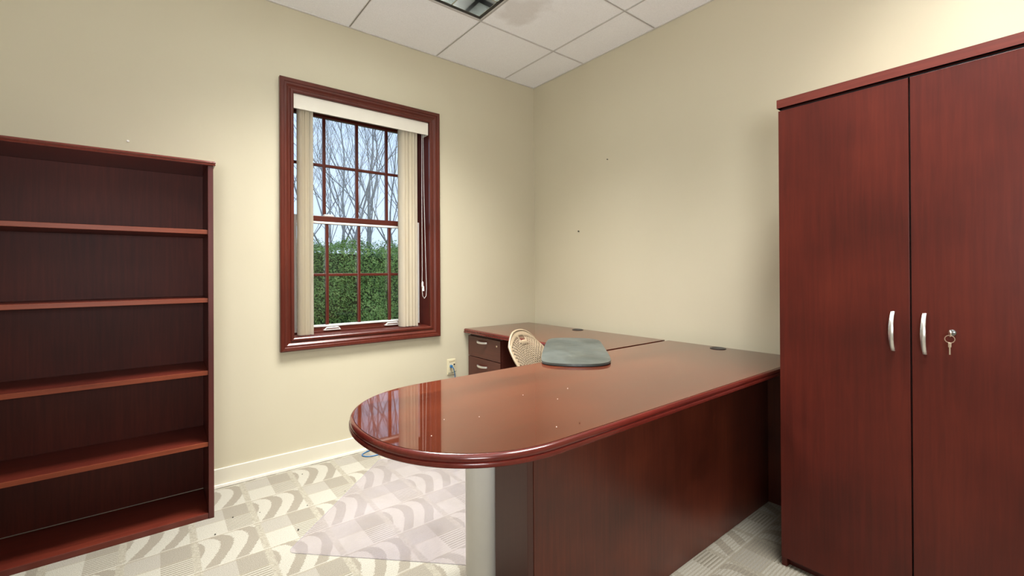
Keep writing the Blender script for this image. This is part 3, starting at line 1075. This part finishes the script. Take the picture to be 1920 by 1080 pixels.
# ------------------------------------------------------------------ recessed troffers
TL = ['recessed square-cell ceiling light nearest the window corner', 'recessed square-cell ceiling light above the tall cabinet side of the room']
for i, (lx, ly) in enumerate(TROFFERS):
    x0, x1, y0, y1 = lx - 2 * TILE, lx, ly - TILE, ly
    T = thing('ceiling_light', ((x0 + x1) / 2, (y0 + y1) / 2, HC - 0.004), TL[i], 'light', 'parabolic ceiling lights')
    bm = bmesh.new()
    a = 0.008
    for (p, q, r_, s_) in ((x0 + a, x1 - a, y1 - a - 0.006, y1 - a), (x0 + a, x1 - a, y0 + a, y0 + a + 0.006), (x0 + a, x0 + a + 0.006, y0 + a, y1 - a), (x1 - a - 0.006, x1 - a, y0 + a, y1 - a)):
        box(bm, p, q, r_, s_, HC - 0.004, HC + 0.12)
    link('flange', bm, M['trofwhite'], T)
    bm = bmesh.new()
    a2, b2 = 0.0145, 0.031
    for (p, q, r_, s_) in ((x0 + a2, x1 - a2, y1 - b2, y1 - a2), (x0 + a2, x1 - a2, y0 + a2, y0 + b2), (x0 + a2, x0 + b2, y0 + b2, y1 - b2), (x1 - b2, x1 - a2, y0 + b2, y1 - b2)):
        box(bm, p, q, r_, s_, HC - 0.003, HC + 0.12)
    link('air_slot', bm, M['black'], T)
    link('housing', bx(x0 + 0.01, x1 - 0.01, y0 + 0.01, y1 - 0.01, HC + 0.121, HC + 0.13), M['trofwhite'], T)
    bm = bmesh.new()
    lx0, lx1, ly0, ly1 = x0 + 0.0315, x1 - 0.0315, y0 + 0.0315, y1 - 0.0315
    nx, ny = 6, 3

    def blade(p, q, along, wdt=0.010, top=0.001):
        """louver blade, wider at its lower lip, concave sides"""
        zl, zh = HC - 0.001, HC + 0.085
        if along == 'x':
            v8 = [(p[0], p[1] - wdt, zl + 0.0), (p[0], p[1] + wdt, zl), (p[0], p[1] + 0.002, zh), (p[0], p[1] - 0.002, zh)]
            a_ = [bm.verts.new(k) for k in v8]
            b_ = [bm.verts.new((q[0], k[1], k[2])) for k in v8]
        else:
            v8 = [(p[0] - wdt, p[1], zl), (p[0] + wdt, p[1], zl), (p[0] + 0.002, p[1], zh), (p[0] - 0.002, p[1], zh)]
            a_ = [bm.verts.new(k) for k in v8]
            b_ = [bm.verts.new((k[0], q[1], k[2])) for k in v8]
        for k in range(4):
            bm.faces.new((a_[k], a_[(k + 1) % 4], b_[(k + 1) % 4], b_[k]))
        bm.faces.new(a_); bm.faces.new(b_[::-1])

    for k in range(nx + 1):
        xx = lx0 + (lx1 - lx0) * k / nx
        blade((xx, ly0), (xx, ly1), 'y', 0.004)
    for k in range(ny + 1):
        yy = ly0 + (ly1 - ly0) * k / ny
        blade((lx0, yy), (lx1, yy), 'x', 0.004)
    bmesh.ops.recalc_face_normals(bm, faces=bm.faces)
    link('louver', bm, M['troffer'], T)

# ------------------------------------------------------------------ small marks and bits
tag(link('wall_anchor', lathe(bmesh.new(), (0, 0, 0), [(0.006, 0), (0.005, 0.006), (0.002, 0.007)], 10), M['crumb']), 'small white wall anchor above the bookcase', 'wall anchor')
o = bpy.data.objects['wall_anchor']
o.rotation_euler = (PI / 2, 0, 0)
o.location = (-2.580, 0, 1.765)
for (y, z, lb, s) in ((-0.508, 1.430, 'dark nail in the right wall, lower and nearer the corner', 0.006), (-0.786, 1.912, 'small dark nail high on the right wall', 0.004)):
    bm = lathe(bmesh.new(), (0, 0, 0), [(s * 0.5, 0), (s * 0.5, 0.008), (s, 0.009), (s * 0.8, 0.011)], 10)
    n_ = link('nail', bm, M['debris'])
    n_.rotation_euler = (0, -PI / 2, 0)
    n_.location = (0, y, z)
    tag(n_, lb, 'nail')


def crumb(name, mat, x, y, z, s):
    bm = bmesh.new()
    bmesh.ops.create_icosphere(bm, subdivisions=1, radius=s)
    for q in bm.verts:
        q.co *= random.uniform(0.7, 1.2)
        q.co.z *= 0.6
    o = link(name, bm, mat)
    o.location = (x, y, z)
    return o


def floor_at(u, v_, z):
    d = fw + rt2 * ((u - CX) / F_PX) - up2 * ((v_ - CY) / F_PX)
    t_ = (z - CAM.z) / d.z
    return CAM + d * t_


for (x, y) in ((-1.752, -1.762), (-1.512, -1.668), (-1.335, -1.702), (-1.455, -1.775), (-1.930, -1.810), (-1.842, -1.720), (-1.640, -1.962)):
    tag(crumb('paper_crumb', M['crumb'], x, y, DZ + 0.0008, 0.0017), 'tiny white crumb on the rounded half of the desktop', 'crumb', 'white crumbs on the desktop')
for (x, y, s) in ((-2.200, -0.395, .0035), (-2.278, -0.505, .004), (-1.838, -0.120, .0028), (-2.095, -0.425, .003), (-1.905, -0.500, .003), (-1.990, -0.695, .005), (-1.715, -0.470, .003)):
    tag(crumb('debris_crumb', M['debris'], x, y, 0.0035, s), 'small dark crumb on the patterned carpet by the window', 'crumb', 'dark crumbs on the carpet')

# ------------------------------------------------------------------ outside: ground, hedge, bare trees
link('ground', bx(-25, 35, 0.27, 60, -0.30, -0.12), M['ground'], kind='structure')
rnd = random.Random(3)
HX0, HX1, HY0, HY1, HZ = -3.4, 3.4, 2.35, 3.35, 1.42
HG = thing('hedge', (0, 2.85, -0.12), 'dense clipped evergreen hedge outside the window', 'hedge')
bm = bmesh.new()


def bumpf(a, b):
    return 0.05 * math.sin(a * 5.1 + b * 1.7) + 0.04 * math.sin(a * 11.3 - b * 4.1 + 1) + 0.03 * math.sin(b * 9.0 + a * 2.2)


def leaf(p, n, s):
    n = (n + Vector((rnd.uniform(-1, 1), rnd.uniform(-1, 1), rnd.uniform(-.6, 1))) * 0.8).normalized()
    a = n.cross(Vector((rnd.uniform(-1, 1), rnd.uniform(-1, 1), rnd.uniform(-1, 1)))).normalized()
    b = n.cross(a)
    bm.faces.new([bm.verts.new(p + a * s * x_ + b * s * y_ * 0.55 + n * s * z_) for x_, y_, z_ in ((-1, 0, 0), (0, -1, 0.15), (1, 0, 0), (0, 1, 0.15))])


for _ in range(75000):
    x = rnd.uniform(HX0, HX1)
    z = -0.1 + (HZ + 0.1) * rnd.random() ** 0.9
    p = Vector((x, HY0 + bumpf(x, z) + abs(rnd.gauss(0, 0.09)), z + bumpf(z, x) * .5))
    leaf(p, Vector((0, -1, 0.4)), rnd.uniform(0.008, 0.017))
for _ in range(34000):
    x = rnd.uniform(HX0, HX1)
    y = rnd.uniform(HY0, HY1)
    p = Vector((x, y, HZ + bumpf(x, y) * 0.7 + rnd.gauss(0, 0.02) + 0.05 * max(0, rnd.gauss(0, 0.8))))
    leaf(p, Vector((0, 0, 1)), rnd.uniform(0.008, 0.017))
link('foliage', bm, M['leaf'], HG)
bm = bx(HX0 + 0.1, HX1 - 0.1, HY0 + 0.20, HY1 - 0.12, -0.12, HZ - 0.06)
bmesh.ops.subdivide_edges(bm, edges=bm.edges, cuts=12, use_grid_fill=True)
for q in bm.verts:
    q.co += Vector((rnd.uniform(-.04, .04), rnd.uniform(-.05, .05), rnd.uniform(-.06, .02) if q.co.z > 0 else 0))
link('shade_core', bm, M['hedgeshade'], HG)  # solid core, its dark colour stands in for shade deep in the foliage


def grow(bmT, bmB, p, d, length, rad, depth, rn):
    pts, rr = [p], [rad]
    n = 4 if depth < 3 else 3
    q = p.copy()
    dd = d.copy()
    for k in range(n):
        dd = (dd + Vector((rn.uniform(-.18, .18), rn.uniform(-.18, .18), rn.uniform(-.02, .14)))).normalized()
        q = q + dd * length / n
        pts.append(q.copy())
        rr.append(rad * (1 - 0.38 * (k + 1) / n))
    tube(bmT if depth < 2 else bmB, pts, rad, 6 if depth < 2 else 4, radii=rr)
    if depth >= 6 or rad < 0.0022:
        return
    kids = 4 if depth == 0 else (3 if depth < 2 else 2)
    for k in range(kids):
        i = rn.randint(max(1, len(pts) - 3), len(pts) - 1) if depth else rn.randint(1, len(pts) - 1)
        ax = Vector((rn.uniform(-1, 1), rn.uniform(-1, 1), rn.uniform(-0.1, 0.7))).normalized()
        nd = (dd * 0.9 + ax * rn.uniform(0.45, 0.8)).normalized()
        grow(bmT, bmB, pts[i], nd, length * rn.uniform(0.58, 0.82), rr[i] * rn.uniform(0.42, 0.62), depth + 1, rn)
    grow(bmT, bmB, pts[-1], dd, length * 0.78, rr[-1] * 0.85, depth + 1, rn)


trees = [
    (0.35, 6.2, 0.042, (0.10, 0, 1), 11, 2.3, 'bare tree with slim leaning trunk, leftmost seen through the window'),
    (1.05, 7.0, 0.045, (0.22, 0, 1), 12, 2.4, 'bare tree leaning right behind the middle of the hedge'),
    (1.75, 6.6, 0.036, (-0.05, 0, 1), 13, 2.2, 'bare upright tree behind the right part of the hedge'),
    (1.35, 9.2, 0.055, (0.16, 0, 1), 14, 2.8, 'bare tree further back behind the middle of the hedge'),
    (2.75, 8.2, 0.045, (-0.12, 0, 1), 15, 2.6, 'bare tree furthest right seen through the window'),
    (0.15, 10.5, 0.06, (-0.06, 0, 1), 16, 3.0, 'bare tree deep in the background at the left of the window'),
    (2.9, 11.5, 0.06, (0.1, 0, 1), 17, 3.2, 'bare tree deepest in the background at the right of the window'),
]
for x, y, r0, d, seed, L0, lb in trees:
    rn = random.Random(seed)
    T = thing('bare_tree', (x, y, -0.12), lb, 'tree', 'bare trees behind the hedge')
    bt, bb = bmesh.new(), bmesh.new()
    grow(bt, bb, Vector((x, y, -0.15)), Vector(d).normalized(), L0, r0, 0, rn)
    link('trunk', bt, M['bark'], T)
    link('branches', bb, M['barkthin'], T)
